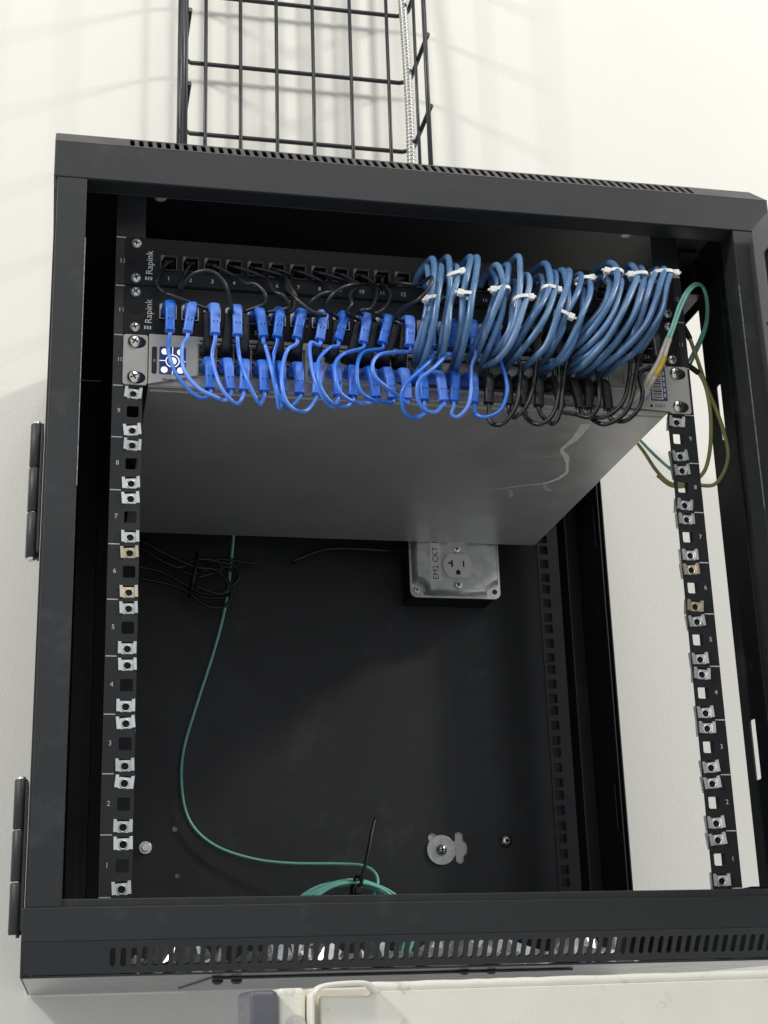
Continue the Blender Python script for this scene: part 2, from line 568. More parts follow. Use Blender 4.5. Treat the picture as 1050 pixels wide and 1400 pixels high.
FIBRE_A = [(194,-26,414),(196,-36,419),(203,-40,431),(212,-38,450),(222,-34,469),(232,-30,491),(243,-26,508),(256,-16,520),(270,0,526),(282,20,522),(287,36,510),(283,46,495),(277,56,481),(270,66,466),(266,76,455)]
FIBRE_B = [(197,-26,411),(199,-36,416),(206,-40,428),(215,-38,449),(224,-34,468),(235,-30,491),(246,-26,508),(259,-16,519),(272,0,523),(283,20,519),(288,36,508),(285,46,494),(280,56,481),(273,66,465),(269,76,454)]
FIBRE_REAR = [(252,180,471),(248,120,423),(249,90,396),(251,60,371),(254,45,359)]
GROUND_A = [(256,30,512),(259,24,497),(263,22,484),(270,26,466),(278,30,442),(285,30,420),(290,30,399),(292,30,378),(288,34,362),(280,40,352),(269,46,353),(257,52,355),(247,60,359),(244,80,378),(246,110,408),(249,140,434),(256,190,476)]
GROUND_B = [(250,26,465),(255,22,460),(262,20,454),(270,22,448),(276,26,436),(279,30,415),(278,34,389),(275,40,370),(270,46,361),(262,56,356),(251,66,359),(245,80,373)]
AQUA_REAR = [(-100,430,450),(-102,438,410),(-104,440,386),(-110,442,337),(-122,442,288),(-139,442,233),(-152,442,187),(-155,442,156),(-151,442,123),(-139,442,100),(-115,440,82),(-79,436,70),(-42,430,65),(2,420,63),(27,410,60),(38,400,51),(38,392,38),(29,388,21)]
COIL_TOP = [(-34,385,29),(-12,385,41),(17,385,43),(52,385,28)]
TIE_TAIL = [(15,376,30),(18,372,41),(25,374,66),(31,380,88),(37,388,105)]
BLK0 = [(-205,430,408),(-176,430,391),(-147,430,380),(-118,430,387),(-78,430,383)]
BLK1 = [(-205,425,401),(-173,425,379),(-145,425,368),(-110,425,377),(-101,425,361),(-110,425,345),(-130,425,342),(-148,425,348)]
BLK2 = [(-205,420,373),(-181,420,368),(-157,420,356),(-134,420,345),(-111,420,351),(-98,420,364),(-105,420,378),(-134,420,381)]
BLK3 = [(-205,415,359),(-177,415,354),(-154,415,346),(-134,415,331),(-115,415,330),(-107,415,342),(-113,415,362),(-142,415,371)]
BLK4 = [(-206,410,392),(-166,410,371),(-143,410,380),(-121,410,378),(-120,410,368),(-143,410,360)]
BLK5 = [(-205,405,398),(-170,405,380),(-145,405,370),(-124,405,367),(-111,405,351),(-120,405,341),(-147,405,350)]
LOOSE = [(-37,435,389),(-17,432,397),(2,428,402),(34,424,402),(66,418,399),(83,405,396),(98,396,400)]

# ------------------------------------------------------------------ setting: the wall
tag(G().box(-3200, 3200, 452.2, 470, -2200, 3600, 'wall').build('wall'), kind='structure')

# ------------------------------------------------------------------ the cabinet
U = 44.45
cab = thing('network_cabinet', (0, 195, -56), 'black wall mounted network rack cabinet standing open with no right side panel', 'cabinet')

g = G()                                     # lid: front band, soffit, roof, flanks
g.box(-301, 311, -60, -58.4, 551, 583, 'coat')
g.box(-300, 309.5, -58.4, -39, 551, 552.5, 'coat')
g.box(-274, 274, -39, -37.5, 551, 566, 'coat')
for s in (-1, 1):
    if s < 0:
        g.plate([(-58.4, 552.5), (450, 552.5), (450, 601), (-42, 601), (-60, 583)], [], 1.5, YZ(-301, 1), 'coat')
    else:
        g.plate(rect(-58.4, 450, 552.5, 583), [], 1.5, YZ(311, -1), 'coat')
        g.add([(311, -60, 583), (311, 450, 583), (304, 450, 601), (304, -42, 601), (309.4, -58, 583), (309.4, 450, 583), (302.6, 450, 599.4), (302.6, -42, 599.4)], [(0, 1, 2, 3), (4, 5, 6, 7), (0, 1, 5, 4), (1, 2, 6, 5), (2, 3, 7, 6), (3, 0, 4, 7)], 'coat')
g.box(-299.5, 304, -42, 450, 599.4, 601, 'coat')
g.box(-299.5, 299.5, -30, 446, 594.5, 596, 'coat')
g.build('lid', cab, bevel=0.9)
q = 0.70711
slots = [rrect(-240 + 7.2 * k - 1.9, -240 + 7.2 * k + 1.9, 3, 22.5, 1.8, 2) for k in range(68)]
G().plate([(-301, 0.2), (311, 0.2), (304, 25.4), (-300, 25.4)], slots, 1.5, lambda u, v, d: (u, -60 + (v + d) * q, 583 + (v - d) * q), 'coat').build('lid_vent_strip', cab)

g = G()                                     # base: sill, front band, floor
g.box(-301, 311, -60, -58.4, -33, -10.5, 'coat')
g.box(-297, 297, -57.4, -55.8, -12, -5, 'coat')
g.box(-297, 297, -55.8, -36, -6.6, -5, 'coat')
for s in (-1, 1):
    g.plate([(-58.4, -10.5), (450, -10.5), (450, -56), (-44, -56), (-60, -33)], [], 1.5, YZ(311 if s > 0 else -301, -s), 'coat')
g.build('base', cab, bevel=0.9)
G().box(-299.5, 309.4, -43.6, 450, -56, -54.4, 'under').build('floor_plate', cab, bevel=0.5)
bl = math.hypot(16, 21)
by, bz = 16 / bl, 21 / bl
slots = [rrect(-240 + 7.2 * k - 1.9, -240 + 7.2 * k + 1.9, 5.8, 20.6, 1.8, 2) for k in range(68)]
G().plate(rect(-301, 311, 0.2, bl - 0.1), slots, 1.5, lambda u, v, d: (u, -60 + v * by + d * bz, -33 - v * bz + d * by), 'coat').build('base_vent_strip', cab)
g = G().box(-165, 112, 20, 330, -58, -56.2, 'under')
g.build('underside_cover', cab, bevel=0.4)
for x, y in ((-160, 30), (-146, 30), (24, 14), (45, 14)):
    G().lathe([(4.2, 0), (4.2, -1.6), (2.4, -3.2), (0.0, -3.4)], (x, y, -56.2 if y < 20 else -58), 'z', 'dark', 14).build('underside_screw', cab, org=(x, y, -58))

for s in (-1, 1):                           # front posts
    g = G()
    a, b = sorted((s * 298, s * 275))
    g.box(a, b, -59.5, -58, -10.3, 550.8, 'coat')
    a, b = sorted((s * 275, s * 276.5))
    g.box(a, b, -58, -34, -10.3, 550.8, 'coat')
    if s > 0:
        hs = [rrect(43, 52, 399, 452, 1.2, 1), rrect(47, 57, 93, 144, 1.2, 1)]
        g.plate(rect(-58, 72, -10.3, 550.8), hs, 1.5, YZ(299.4, -1), 'coat')
        g.box(296.6, 297.9, 20, 22, -10.3, 550.8, 'coat')
    fp = g.build('front_post', cab, bevel=0.5)
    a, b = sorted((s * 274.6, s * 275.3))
    G().box(a, b, -60.0, -59.2, 292 if s < 0 else 296, 498, 'glint').build('edge_glint', fp)  # thin strip added as a painted highlight on the post's inner edge
G().box(-299.5, -298, -57, 449, -10.3, 552, 'coat').build('side_panel', cab)
for s in (-1, 1):                           # rear posts
    g = G()
    hs = [rrect(377, 389, 402, 450, 1.2, 1), rrect(377, 389, 92, 142, 1.2, 1)]
    g.plate(rect(374, 449, -10.3, 552), hs if s > 0 else [], 1.5, YZ(s * 297.8, -s), 'coat')
    if s > 0:
        g.box(300.5, 302, 372, 449, -10.3, 552, 'coat')
    a, b = sorted((s * 258, s * 296.3))
    g.box(a, b, 446.5, 448, -10.3, 552, 'coat')
    a, b = sorted((s * 268, s * 269.5))
    g.box(a, b, 408, 446.5, -10.3, 552, 'coat')
    g.build('rear_post', cab, bevel=0.5)
g = G()                                     # right upper and lower side beams
g.box(297.6, 299.2, 72, 374, 552.6, 594, 'coat')
g.box(283, 297.6, 60, 374, 549.4, 550.9, 'coat')
g.box(279, 297, 56, 112, 590, 591.5, 'coat')
g.build('side_beam', cab, bevel=0.4)
G().box(297.6, 299.2, 72, 374, -10.3, 6, 'coat').box(285, 297.6, 60, 374, 4.5, 6, 'coat').build('side_beam', cab, bevel=0.4)


def keyhole(cx, cz):
    h = [(4.6, 15), (4.6, 8), (8.2, 5.5), (9, 0), (8.2, -5.5), (4.6, -8), (4.2, -14)]
    r_ = [(cx + w_, cz + z_) for w_, z_ in h]
    l_ = [(cx - w_, cz + z_) for w_, z_ in reversed(h)]
    return [(cx, cz + 17.5)] + r_ + [(cx, cz - 16.5)] + l_


holes = [keyhole(140.5, 81), circ(112, 92, 5.5, 12), circ(-160, 103, 3, 10), circ(-157, 56, 2.6, 10)]
G().plate(rect(-299, 299, -54, 596), holes, 1.6, XZ(450), 'coat').build('back_panel', cab)


def hexbolt(x, y, z, r):
    g = G()
    g.lathe([(r * 1.45, 0), (r * 1.45, -1.2), (r * 1.3, -1.5)], (x, y, z), 'y', 'zinc', 20)
    g.lathe([(r, -1.5), (r, -4.6), (r * 0.86, -5.6)], (x, y, z), 'y', 'zinc', 6, False)
    return g


hexbolt(-190, 450, 84, 4.6).build('hex_bolt', cab, org=(-190, 450, 84))
g = G()
g.lathe([(7, 0), (7, -1.4), (5.4, -4.4), (2.2, -5.4)], (192, 450, 88), 'y', 'chrome', 18)
g.lathe([(2.2, -5.4), (2.0, -4.2)], (192, 450, 88), 'y', 'hole', 6, False)
g.build('socket_bolt', cab, org=(192, 450, 88))
w = G().plate(circ(120, 79, 15.6, 32), [circ(120, 79, 4, 14)], 1.8, XZ(447.6), 'galv').build('washer', cab, org=(120, 450, 79), bevel=0.3)
w['label'] = 'large flat fender washer on the back panel'
g = G().lathe([(6.0, 0), (6.0, -1.2), (4.2, -3.8), (1.6, -4.6)], (120, 447.5, 79), 'y', 'chrome', 16)
g.box(116.6, 123.4, 442.8, 443.6, 78.4, 79.6, 'hole').box(119.4, 120.6, 442.7, 443.6, 75.6, 82.4, 'hole')
g.build('washer_screw', cab, org=(120, 447, 79))
for x in (-212, 212):
    G().lathe([(3.2, 4), (3.2, -2.5), (5.2, -3), (5.2, -4.6), (3.4, -5.6)], (x, 26, 592), 'z', 'nylon', 12).build('roof_screw', cab, org=(x, 26, 592))

# hinges on the outer left edge
for z0, z1 in ((239, 345), (-28, 78)):
    h = G().box(-302.2, -300.2, -56, -30, z0 + 3, z1 - 3, 'coat').build('hinge', cab, org=(-303, -45, z0), bevel=0.4)
    st = (z1 - z0) / 3
    for k in range(3):
        a, b = z0 + st * k + 0.4, z0 + st * (k + 1) - 0.4
        G().lathe([(3.9, a), (4.7, a + 0.8), (4.7, b - 0.8), (3.9, b)], (-305.4, -46, 0), 'z', 'coat', 20).build('knuckle', h)
    G().lathe([(2.6, z0 - 1.6), (3.1, z0 - 0.6), (3.1, z1 + 0.6), (2.6, z1 + 1.4)], (-305.4, -46, 0), 'z', 'chrome', 14).build('hinge_pin', h)

# front door swung open on the right
g = G()
DX = 289.5
outer = rect(-66 - 570, -66, -8, 549)
g.plate(outer, [rrect(-66 - 548, -66 - 15, 22, 519, 3, 2)], 1.4, YZ(DX, 1), 'doorgrey')
g.box(DX + 1.4, DX + 15, -67.4, -66, -8, 549, 'coat')
g.box(DX + 1.4, DX + 15, -636, -634.6, -8, 549, 'coat')
g.box(DX + 1.4, DX + 15, -634.6, -67.4, 547.6, 549, 'coat')
g.box(DX + 1.4, DX + 15, -634.6, -67.4, -8, -6.6, 'coat')
g.lathe([(1.6, -0.15), (1.6, 0.4)], (DX, -74, 456), 'x', 'hole', 12)
door = g.build('door', cab, org=(DX, -66, -8), bevel=0.4)
G().box(DX + 4, DX + 8, -626, -76, 12, 529, 'glass').build('glass_pane', door)

# ------------------------------------------------------------------ rack rails with cage nuts
g = G()
g.plate(rrect(-4.6, 4.6, -4.7, 3.6, 0.8, 2), [circ(0, -1.0, 2.7, 16)], 3.2, XZ(0.2), 'zinc')
g.lathe([(2.72, 0.6), (0.01, 0.7)], (0, 0, -1.0), 'y', 'hole', 16, caps=False)
g.lathe([(2.7, 1.0), (2.7, -0.5), (3.3, -0.7), (3.9, 0.3)], (0, 0, -1.0), 'y', 'zinc', 16, caps=False)
g.box(-4.6, 4.6, 1.6, 2.1, 3.7, 4.7, 'hole')
for s in (-1, 1):
    a, b = sorted((s * 4.7, s * 6.9))
    g.add([(s * 4.7, 1.6, -4.4), (s * 4.5, -1.3, -4.4), (s * 6.9, -1.5, -4.4), (s * 6.7, 1.6, -4.4),
           (s * 4.7, 1.6, 4.8), (s * 4.5, -1.3, 4.8), (s * 6.9, -1.5, 5.0), (s * 6.7, 1.6, 5.0)],
          [(0, 1, 2, 3), (4, 5, 6, 7), (0, 1, 5, 4), (1, 2, 6, 5), (2, 3, 7, 6), (3, 0, 4, 7)], 'zinc')
g.box(-6.8, 6.8, 3.5, 7.5, -6.6, 6.4, 'zinc')
NUT = g.mesh(name='cage_nut')
g.mats = ['brass_zinc' if m_ == 'zinc' else m_ for m_ in g.mats]
NUT_TAN = g.mesh(name='cage_nut_tan')
HOLES = (6.35, 22.22, 38.1)


def rail(s, y, front):
    """s = -1 left, 1 right; inner edge at 225, outer at 249"""
    g = G()
    a, b = sorted((s * 225.2, s * 249.2))
    hs = []
    for u_ in range(12):
        for h in HOLES:
            hs.append(rrect(s * 232.55 - 4.75, s * 232.55 + 4.75, u_ * U + h - 4.75, u_ * U + h + 4.75, 0.9, 1))
    g.plate(rect(a, b, -4, 592), hs, 2.0, XZ(y), 'rail' if front else 'rear')
    web = [circ(y + (17 if front else 20), 20 + 25.4 * k, 3.2, 8) for k in range(21)]
    g.plate(rect(y + 2.0, y + 30, -4, 592), web, 1.8, YZ(s * 249.2, -s), 'rail' if front else 'rear')
    r_ = g.build('rack_rail', cab)
    if not front:
        return r_
    for u_ in range(12):
        G().text(str(u_ + 1), s * 243.6, u_ * U + 22.6, 5.4, XZ(y), 'print').build('number', r_)
    a, b = sorted((s * 240.4, s * 248.8))
    for u_ in range(13):
        G().box(a, b, y - 0.12, y - 0.02, u_ * U - 0.4, u_ * U + 0.4, 'print').build('unit_mark', r_)
    for u_ in range(9):
        for h in (HOLES[0], HOLES[2]):
            jitter = random.uniform(-0.25, 0.25)
            inst('cage_nut', NUT_TAN if u_ == 5 else NUT, r_, (s * 232.55 + random.uniform(-.3, .3), y - 0.1, u_ * U + h + random.uniform(-.25, .25)), (random.uniform(-.05, .05), jitter * 0.5, random.uniform(-.08, .08)))
    return r_


rail(-1, 0, True)
rail(1, 0, True)
rail(-1, 381, False)
rail(1, 381, False)

# ------------------------------------------------------------------ shared screws
def screw_mesh(r, m):
    g = G().lathe([(r * 0.98, 0), (r, -0.6), (r * 0.9, -1.6), (r * 0.62, -2.5), (0.02, -2.8)], (0, 0, 0), 'y', m, 20)
    g.box(-r * 0.55, r * 0.55, -2.95, -2.2, -0.55, 0.55, 'hole').box(-0.55, 0.55, -2.96, -2.2, -r * 0.55, r * 0.55, 'hole')
    return g.mesh(name='screw')


SCREW_S = screw_mesh(4.3, 'zinc')
SCREW_L = screw_mesh(5.6, 'chrome')

# ------------------------------------------------------------------ patch panels
def jack(shaded_jack):  # worn picks the upper panel's jacks, with shade put into the shield colour
    g = G()
    g.plate(rrect(-7.2, 7.2, -7.2, 7.2, 0.6, 1), [rect(-6.0, 6.0, -6.1, 5.2)], 1.2, XZ(-1.2), 'dark')
    if shaded_jack:
        g.box(-6.6, -6.15, -1.5, -1.2, -6.9, 5.6, 'shield').box(-6.15, -1.5, -1.5, -1.2, -6.9, -6.2, 'shield').box(6.2, 6.5, -1.5, -1.2, -6.9, 4, 'shield')
    else:
        g.box(-7.0, -6.15, -1.5, -1.2, -6.9, 5.6, 'shield').box(6.15, 7.0, -1.5, -1.2, -6.9, 5.6, 'shield')
        g.box(-6.15, 6.15, -1.5, -1.2, -6.9, -6.2, 'shield')
    g.add([(-6.1, -1.45, 6.6), (-3.2, -1.45, 6.6), (-5.6, -1.45, 1.5), (-6.1, -1.45, 1.5)], [(0, 1, 2, 3)], 'shield')
    for x0, x1, z0, z1 in ((-6.6, -6.0, -6.2, 5.3), (6.0, 6.6, -6.2, 5.3), (-6.0, 6.0, -6.7, -6.1), (-6.0, 6.0, 5.2, 5.8)):
        g.box(x0, x1, 0, 12, z0, z1, 'dark')
    g.box(-6.6, 6.6, 12, 12.6, -6.7, 5.8, 'hole')
    for k in range(8):
        g.box(-3.7 + k, -3.3 + k, 3, 10, 3.6, 4.0, 'brass_zinc')
    if shaded_jack:
        g.mats = ['shield_shaded' if m_ == 'shield' else m_ for m_ in g.mats]
    return g


JACK = jack(False).mesh(name='network_jack')
JACK_SHADED = jack(True).mesh(name='network_jack')
PX = [-206 + 18.05 * k for k in range(24)]


def patch_panel(u_, label):
    z0 = (u_ - 1) * U
    t = thing('patch_bay', (0, 0, z0), label, 'patch panel', 'black patch panels in the rack')
    pz = z0 + 22
    g = G()
    hs = [rect(x - 6.4, x + 6.4, pz - 6.6, pz + 6.4) for x in PX]
    g.plate(rrect(-241.3, 241.3, z0 + 0.4, z0 + 43.9, 1.0, 2), hs, 1.8, XZ(-2.2), 'panel')
    g.box(-228, 228, -0.2, 26, z0 + 0.8, z0 + 2.2, 'panel').box(-228, 228, -0.2, 26, z0 + 42, z0 + 43.4, 'panel')
    g.build('face_plate', t)
    G().box(-216, 219, -3.4, -2.25, z0 + 1.2, z0 + 12.6, 'panel').build('number_strip', t, bevel=0.4)
    for k, x in enumerate(PX):
        inst('network_jack', JACK_SHADED if u_ == 12 else JACK, t, (x, -2.2, pz))
        G().text(str(k + 1), x, z0 + 7.2, 5.0, XZ(-3.4), 'print').build('number', t)
    g = G().text('Rapink', -221.5, z0 + 10.5, 8.0, XZ(-2.2), 'print', 90, 'LEFT')
    for k in range(3):
        g.box(-225 + k * 2.2, -223.8 + k * 2.2, -2.32, -2.22, z0 + 5.4, z0 + 8.4, 'print')
    g.build('lettering', t)
    for s in (-1, 1):
        for h in (HOLES[0], HOLES[2]):
            inst('screw', SCREW_S, t, (s * 232.55, -2.2, z0 + h), (0, random.uniform(0, 1.5), 0))
    for s in (-1, 1):
        G().plate([(s * 232.55 + 5.6 * math.cos(a), z0 + HOLES[1] + 3.6 * math.sin(a)) for a in [2 * math.pi * k / 18 for k in range(18)]], [], 0.1, XZ(-2.36), 'hole').build('slot_hole', t)
    return t


patch_panel(12, 'upper black patch panel at rack unit 12 with black cables on its left')
patch_panel(11, 'lower black patch panel at rack unit 11 with blue plugs along its left half')

# ------------------------------------------------------------------ network switch
Z0 = 400.5
sw = thing('network_switch', (0, 0, Z0), 'grey rack switch with silver front mounted below the two patch panels', 'network switch')
GX = (-181, -92.5, -6.2, 80)
COLX = [x + 7.2 + 14.35 * k for x in GX for k in range(6)]
ZU, ZL = 431.2, 418.0
g = G().box(-221, 224, -1, 385, Z0 - 0.5, 444, 'grey')
body = g.build('body', sw, bevel=0.5)
body['label'] = 'grey painted steel body with a scratched underside'
hs = [rect(x - 0.6, x + 86.9, 410.6, 438.6) for x in GX]
hs += [rect(171.5, 188.5, 421.5, 436.5), rect(192, 206.5, 411.5, 436.5)]
G().plate(rrect(-221, 225.5, Z0 - 0.2, 445, 0.8, 2), hs, 2.6, XZ(-4), 'silver').build('front_panel', sw)
G().box(-219, 223, 6.2, 7.4, Z0 - 1.3, Z0 - 0.5, 'silver').build('folded_edge', sw)
for s, x0, x1 in ((-1, -241.5, -221.6), (1, 226.2, 246.2)):
    e_ = G().plate(rrect(x0, x1, Z0, 444.6, 2.2, 3), [], 1.9, XZ(-2.3), 'silver').build('mounting_ear', sw, bevel=0.3)
    for h in (HOLES[0] + 0.6, HOLES[2]):
        inst('screw', SCREW_L, e_, (s * 232.55 + (2 if s > 0 else 0), -2.4, 9 * U + h), (0, random.uniform(0, 1.5), 0))
        G().plate([(s * 232.55 + (2 if s > 0 else 0) + 2 + 7.4 * math.cos(a), 9 * U + h - 0.4 + 5.4 * math.sin(a)) for a in [2 * math.pi * k / 18 for k in range(18)]], [], 0.06, XZ(-2.42), 'hole').build('slot_hole', e_)


def port_mesh(up):
    g = G()
    g.plate(rect(-7.1, 7.1, -6.55, 6.55), [rect(-5.9, 5.9, -5.2, 5.2)], 13, XZ(-1.2), 'dark')
    g.plate(rect(-7.1, 7.1, -6.55, 6.55), [rect(-6.75, 6.75, -6.2, 6.2)], 0.4, XZ(-1.75), 'shield')
    g.box(-5.9, 5.9, 11.0, 11.6, -5.2, 5.2, 'hole')
    z = 4.2 if up else -4.6
    for k in range(8):
        g.box(-3.7 + k, -3.3 + k, 3, 10, -z - 0.2, -z + 0.2, 'brass_zinc')
    return g.mesh(name='port')


PORT_U, PORT_L = port_mesh(True), port_mesh(False)
for x in COLX:
    inst('port', PORT_U, sw, (x, -2.4, ZU))
    inst('port', PORT_L, sw, (x, -2.4, ZL))
for k, x in enumerate(COLX):
    g = G()
    g.text('%d %d' % (2 * k + 1, 2 * k + 2), x, 406.2, 3.4, XZ(-4), 'ink')
    g.build('number', sw)
for x in GX:
    G().box(x + 1, x + 85, -4.1, -3.9, 440.6, 441.8, 'hole').build('vent_slit', sw)
g = G()
g.plate(rrect(172, 188, 422, 436, 0.6, 1), [rect(174, 186, 424, 434.5)], 8, XZ(-4.8), 'shield')
g.box(174, 186, 2.8, 3.2, 424, 434.5, 'hole')
g.build('uplink_port', sw)
g = G()
g.plate(rect(192.2, 206.3, 411.7, 436.3), [rect(193.2, 205.4, 412.8, 423), rect(193.2, 205.4, 425, 435.2)], 12, XZ(-4.6), 'shield')
g.box(193, 206, 7.4, 7.8, 412, 436, 'hole')
g.build('fibre_cage', sw)
g = G().box(209.2, 224.2, -4.14, -4.02, 410.5, 444, 'purple')
g.box(210.4, 220.4, -4.22, -4.15, 412, 442.6, 'paper')
zz = 413
while zz < 434:
    w_ = random.choice((0.5, 0.9, 1.3))
    g.box(211.4, 219.4, -4.3, -4.23, zz, zz + w_, 'ink')
    zz += w_ + random.choice((0.6, 0.9))
for k in range(5):
    g.box(221.4, 223, -4.22, -4.15, 414 + k * 5.2, 417.5 + k * 5.2, 'paper')
g.build('barcode_sticker', sw)
G().text('RESET', 217, 405.6, 3.6, XZ(-4), 'ink').lathe([(1.3, -4.12), (0.02, -4.13)], (208.8, 0, 405.6), 'y', 'hole', 10).build('reset_mark', sw)
g = G().plate(rrect(-212.5, -191, 410, 434.4, 1, 2), [], 0.12, XZ(-4.14), 'glow_navy')


def disc(g, x, z, r, y, m):
    g.plate(circ(x, z, r, 20), [], 0.06, XZ(y), m)


disc(g, -201.8, 422, 3.3, -4.24, 'glow_white')
g.plate(circ(-201.8, 422, 5.7, 24), [circ(-201.8, 422, 4.9, 24)], 0.06, XZ(-4.24), 'glow_white')
for x, z in ((-208.2, 430), (-195.6, 430), (-208.4, 414), (-195.4, 414)):
    disc(g, x, z, 2.7, -4.24, 'glow_white')
for x0, x1, z0, z1 in ((-212.4, -207.6, 421.7, 422.3), (-196, -191.2, 421.7, 422.3), (-202.1, -201.5, 427.8, 434.2), (-202.1, -201.5, 410.2, 416.2)):
    g.box(x0, x1, -4.24, -4.16, z0, z1, 'glow_white')
g.build('emblem_panel', sw)
g = G().plate(rrect(-218.6, -214.4, 410, 434, 1.4, 3), [], 0.1, XZ(-4.12), 'ink')
g.text('0', -216.5, 421.5, 3.6, XZ(-4.13), 'print')
g.build('indicator_bar', sw)
g = G().plate(circ(-195.8, 405.4, 1.5, 14), [circ(-195.8, 405.4, 0.9, 14)], 0.06, XZ(-4.08), 'ink')
for k in range(7):
    g.box(-210 + k * 1.3, -209.1 + k * 1.3, -4.08, -4.02, 404.8, 405.9 + (k % 3) * 0.3, 'ink')
g.build('small_mark', sw)


def ribbon(pts, ws, m, z):
    P = cat(pts, 6)
    n = len(P)
    g = G()
    vs = []
    for i, p in enumerate(P):
        t = (P[min(i + 1, n - 1)] - P[max(i - 1, 0)]).normalized()
        s_ = Vector((-t.y, t.x, 0))
        f_ = i / (n - 1) * (len(ws) - 1)
        k = min(int(f_), len(ws) - 2)
        w_ = ws[k] + (ws[k + 1] - ws[k]) * (f_ - k)
        w_ *= random.uniform(0.6, 0.8)
        vs += [p + s_ * w_, p - s_ * w_]
    g.add([(v.x, v.y, z) for v in vs], [(2 * i, 2 * i + 1, 2 * i + 3, 2 * i + 2) for i in range(n - 1)], m)
    return g


zb = Z0 - 0.5
ribbon([(107, 217, 0), (131, 207, 0), (156, 193, 0), (172, 185, 0), (181, 171, 0), (184, 152, 0)], (0.5, 0.9, 1.2, 2.0, 3.4, 2.4), 'scratch', zb - 0.08).build('scratch', sw)
ribbon([(184, 152, 0), (176, 128, 0), (170, 112, 0), (160, 94, 0), (163, 66, 0), (161, 31, 0)], (2.0, 2.2, 3.6, 2.6, 5, 6), 'scratch', zb - 0.1).build('scratch', sw)
ribbon([(170, 112, 0), (160, 110, 0), (148, 118, 0)], (2.5, 2.5, 0.5), 'smear', zb - 0.06).build('scratch', sw)
ribbon([(172, 186, 0), (178, 200, 0), (186, 206, 0)], (2.0, 3.0, 3.0), 'smear', zb - 0.06).build('scratch', sw)
ribbon([(140, 205, 0), (148, 216, 0), (150, 232, 0)], (1.0, 3.5, 2.0), 'smear', zb - 0.06).build('scratch', sw)

# ------------------------------------------------------------------ patch cables
def boot_mesh(m, up):
    s = 1 if up else -1
    P = cat([(0, 6, 0), (0, -6, 0), (0, -13, s * 0.8), (0, -19.5, s * 3), (0, -23.6, s * 8.5), (0, -24.6, s * 15), (0, -24.8, s * 22), (0, -24.8, s * 28.5)], 3)
    n = len(P)
    sz = []
    for i in range(n):
        f = i / (n - 1)
        if f < 0.25:
            sz.append((11.4, 7.6))
        elif f < 0.45:
            k = (f - 0.25) / 0.2
            sz.append((11.4 - 3.2 * k, 8.4))
        else:
            k = (f - 0.45) / 0.55
            rb = 0.45 if (f > 0.66 and i % 2) else 0.0
            sz.append((8.2 - 0.5 * k - rb, 8.4 - 1.2 * k - rb))
    g = G().sweep(P, sz, m)
    g.sweep([(0, -24.8, s * 27.2), (0, -24.8, s * 28.9)], [(8.3, 7.8), (8.1, 7.6)], m)
    for x in (-1.6, 1.7):
        g.lathe([(0.5, -29.15), (0.5, -28.6)], (x, 0, s * 19), 'y', 'hole', 8)
    return g.mesh(name='connector_boot')


BOOT = {('blue', False): boot_mesh('blue', False), ('rubber', False): boot_mesh('rubber', False), ('rubber', True): boot_mesh('rubber', True)}


def boot(parent, m, up, x, z, dx):
    """plug in the port at (x, z); the far end of the boot is shifted sideways by dx; returns that end"""
    L = 28.8
    a = math.asin(max(-0.6, min(0.6, dx / L)))
    s = 1 if up else -1
    k = 0.62 if up else 1.0
    inst('connector_boot', BOOT[(m, up)], parent, (x, -3, z), (0, s * a, 0), (1, k, 1))
    return (x + L * math.sin(a), -3 - 24.8 * k, z + s * L * math.cos(a))


ORD = ['first', 'second', 'third', 'fourth', 'fifth', 'sixth', 'seventh', 'eighth', 'ninth', 'tenth', 'eleventh', 'twelfth',
       'thirteenth', 'fourteenth', 'fifteenth', 'sixteenth', 'seventeenth', 'eighteenth', 'nineteenth', 'twentieth',
       'twenty-first', 'twenty-second', 'twenty-third', 'twenty-fourth']
P11 = 10 * U + 21.5
DX11 = {1: 0, 2: -4, 3: 0, 4: 0, 5: 3, 6: -4, 7: -6, 8: -5, 9: -8, 10: -5, 11: -7, 12: -2}
DXL = {2: 2, 3: -2, 7: -3, 9: -2, 10: 3, 11: 2, 14: 2, 15: -4, 16: -1, 17: -3, 19: -1, 20: -3, 21: 2, 22: 5, 23: -2, 24: 1}
for i in range(1, 25):
    blue = i <= 16
    m = 'blue' if blue else 'rubber'
    x1, x2 = PX[i - 1], COLX[i - 1]
    if blue:
        lab = 'slim blue patch cable, %s from the left, plugged into lower patch panel, looping to switch' % ORD[i - 1]
        grp = 'slim blue patch cables'
    else:
        lab = 'slim black patch cable under the switch front, %s of eight from the left' % ORD[i - 17]
        grp = 'black patch cables under the right of the switch'
    t = thing('patch_cable', (x2, -3, ZL), lab, 'cable', grp)
    e1 = boot(t, m, False, x1, P11, DX11.get(i, random.uniform(-2, 2)))
    e2 = boot(t, m, False, x2, ZL, DXL.get(i, 0))
    mid = SLIM[i]
    path = [(e1[0], e1[1], e1[2] + 3), (e1[0], e1[1] - 0.5, e1[2] - 5)] + list(mid) + [(e2[0], e2[1] - 1, e2[2] - 4), (e2[0], e2[1], e2[2] + 3)]
    G().tube(cat(path, 7), 1.65 if blue else 1.9, 'bluewire' if blue else 'blackwire', 10).build('cable', t)

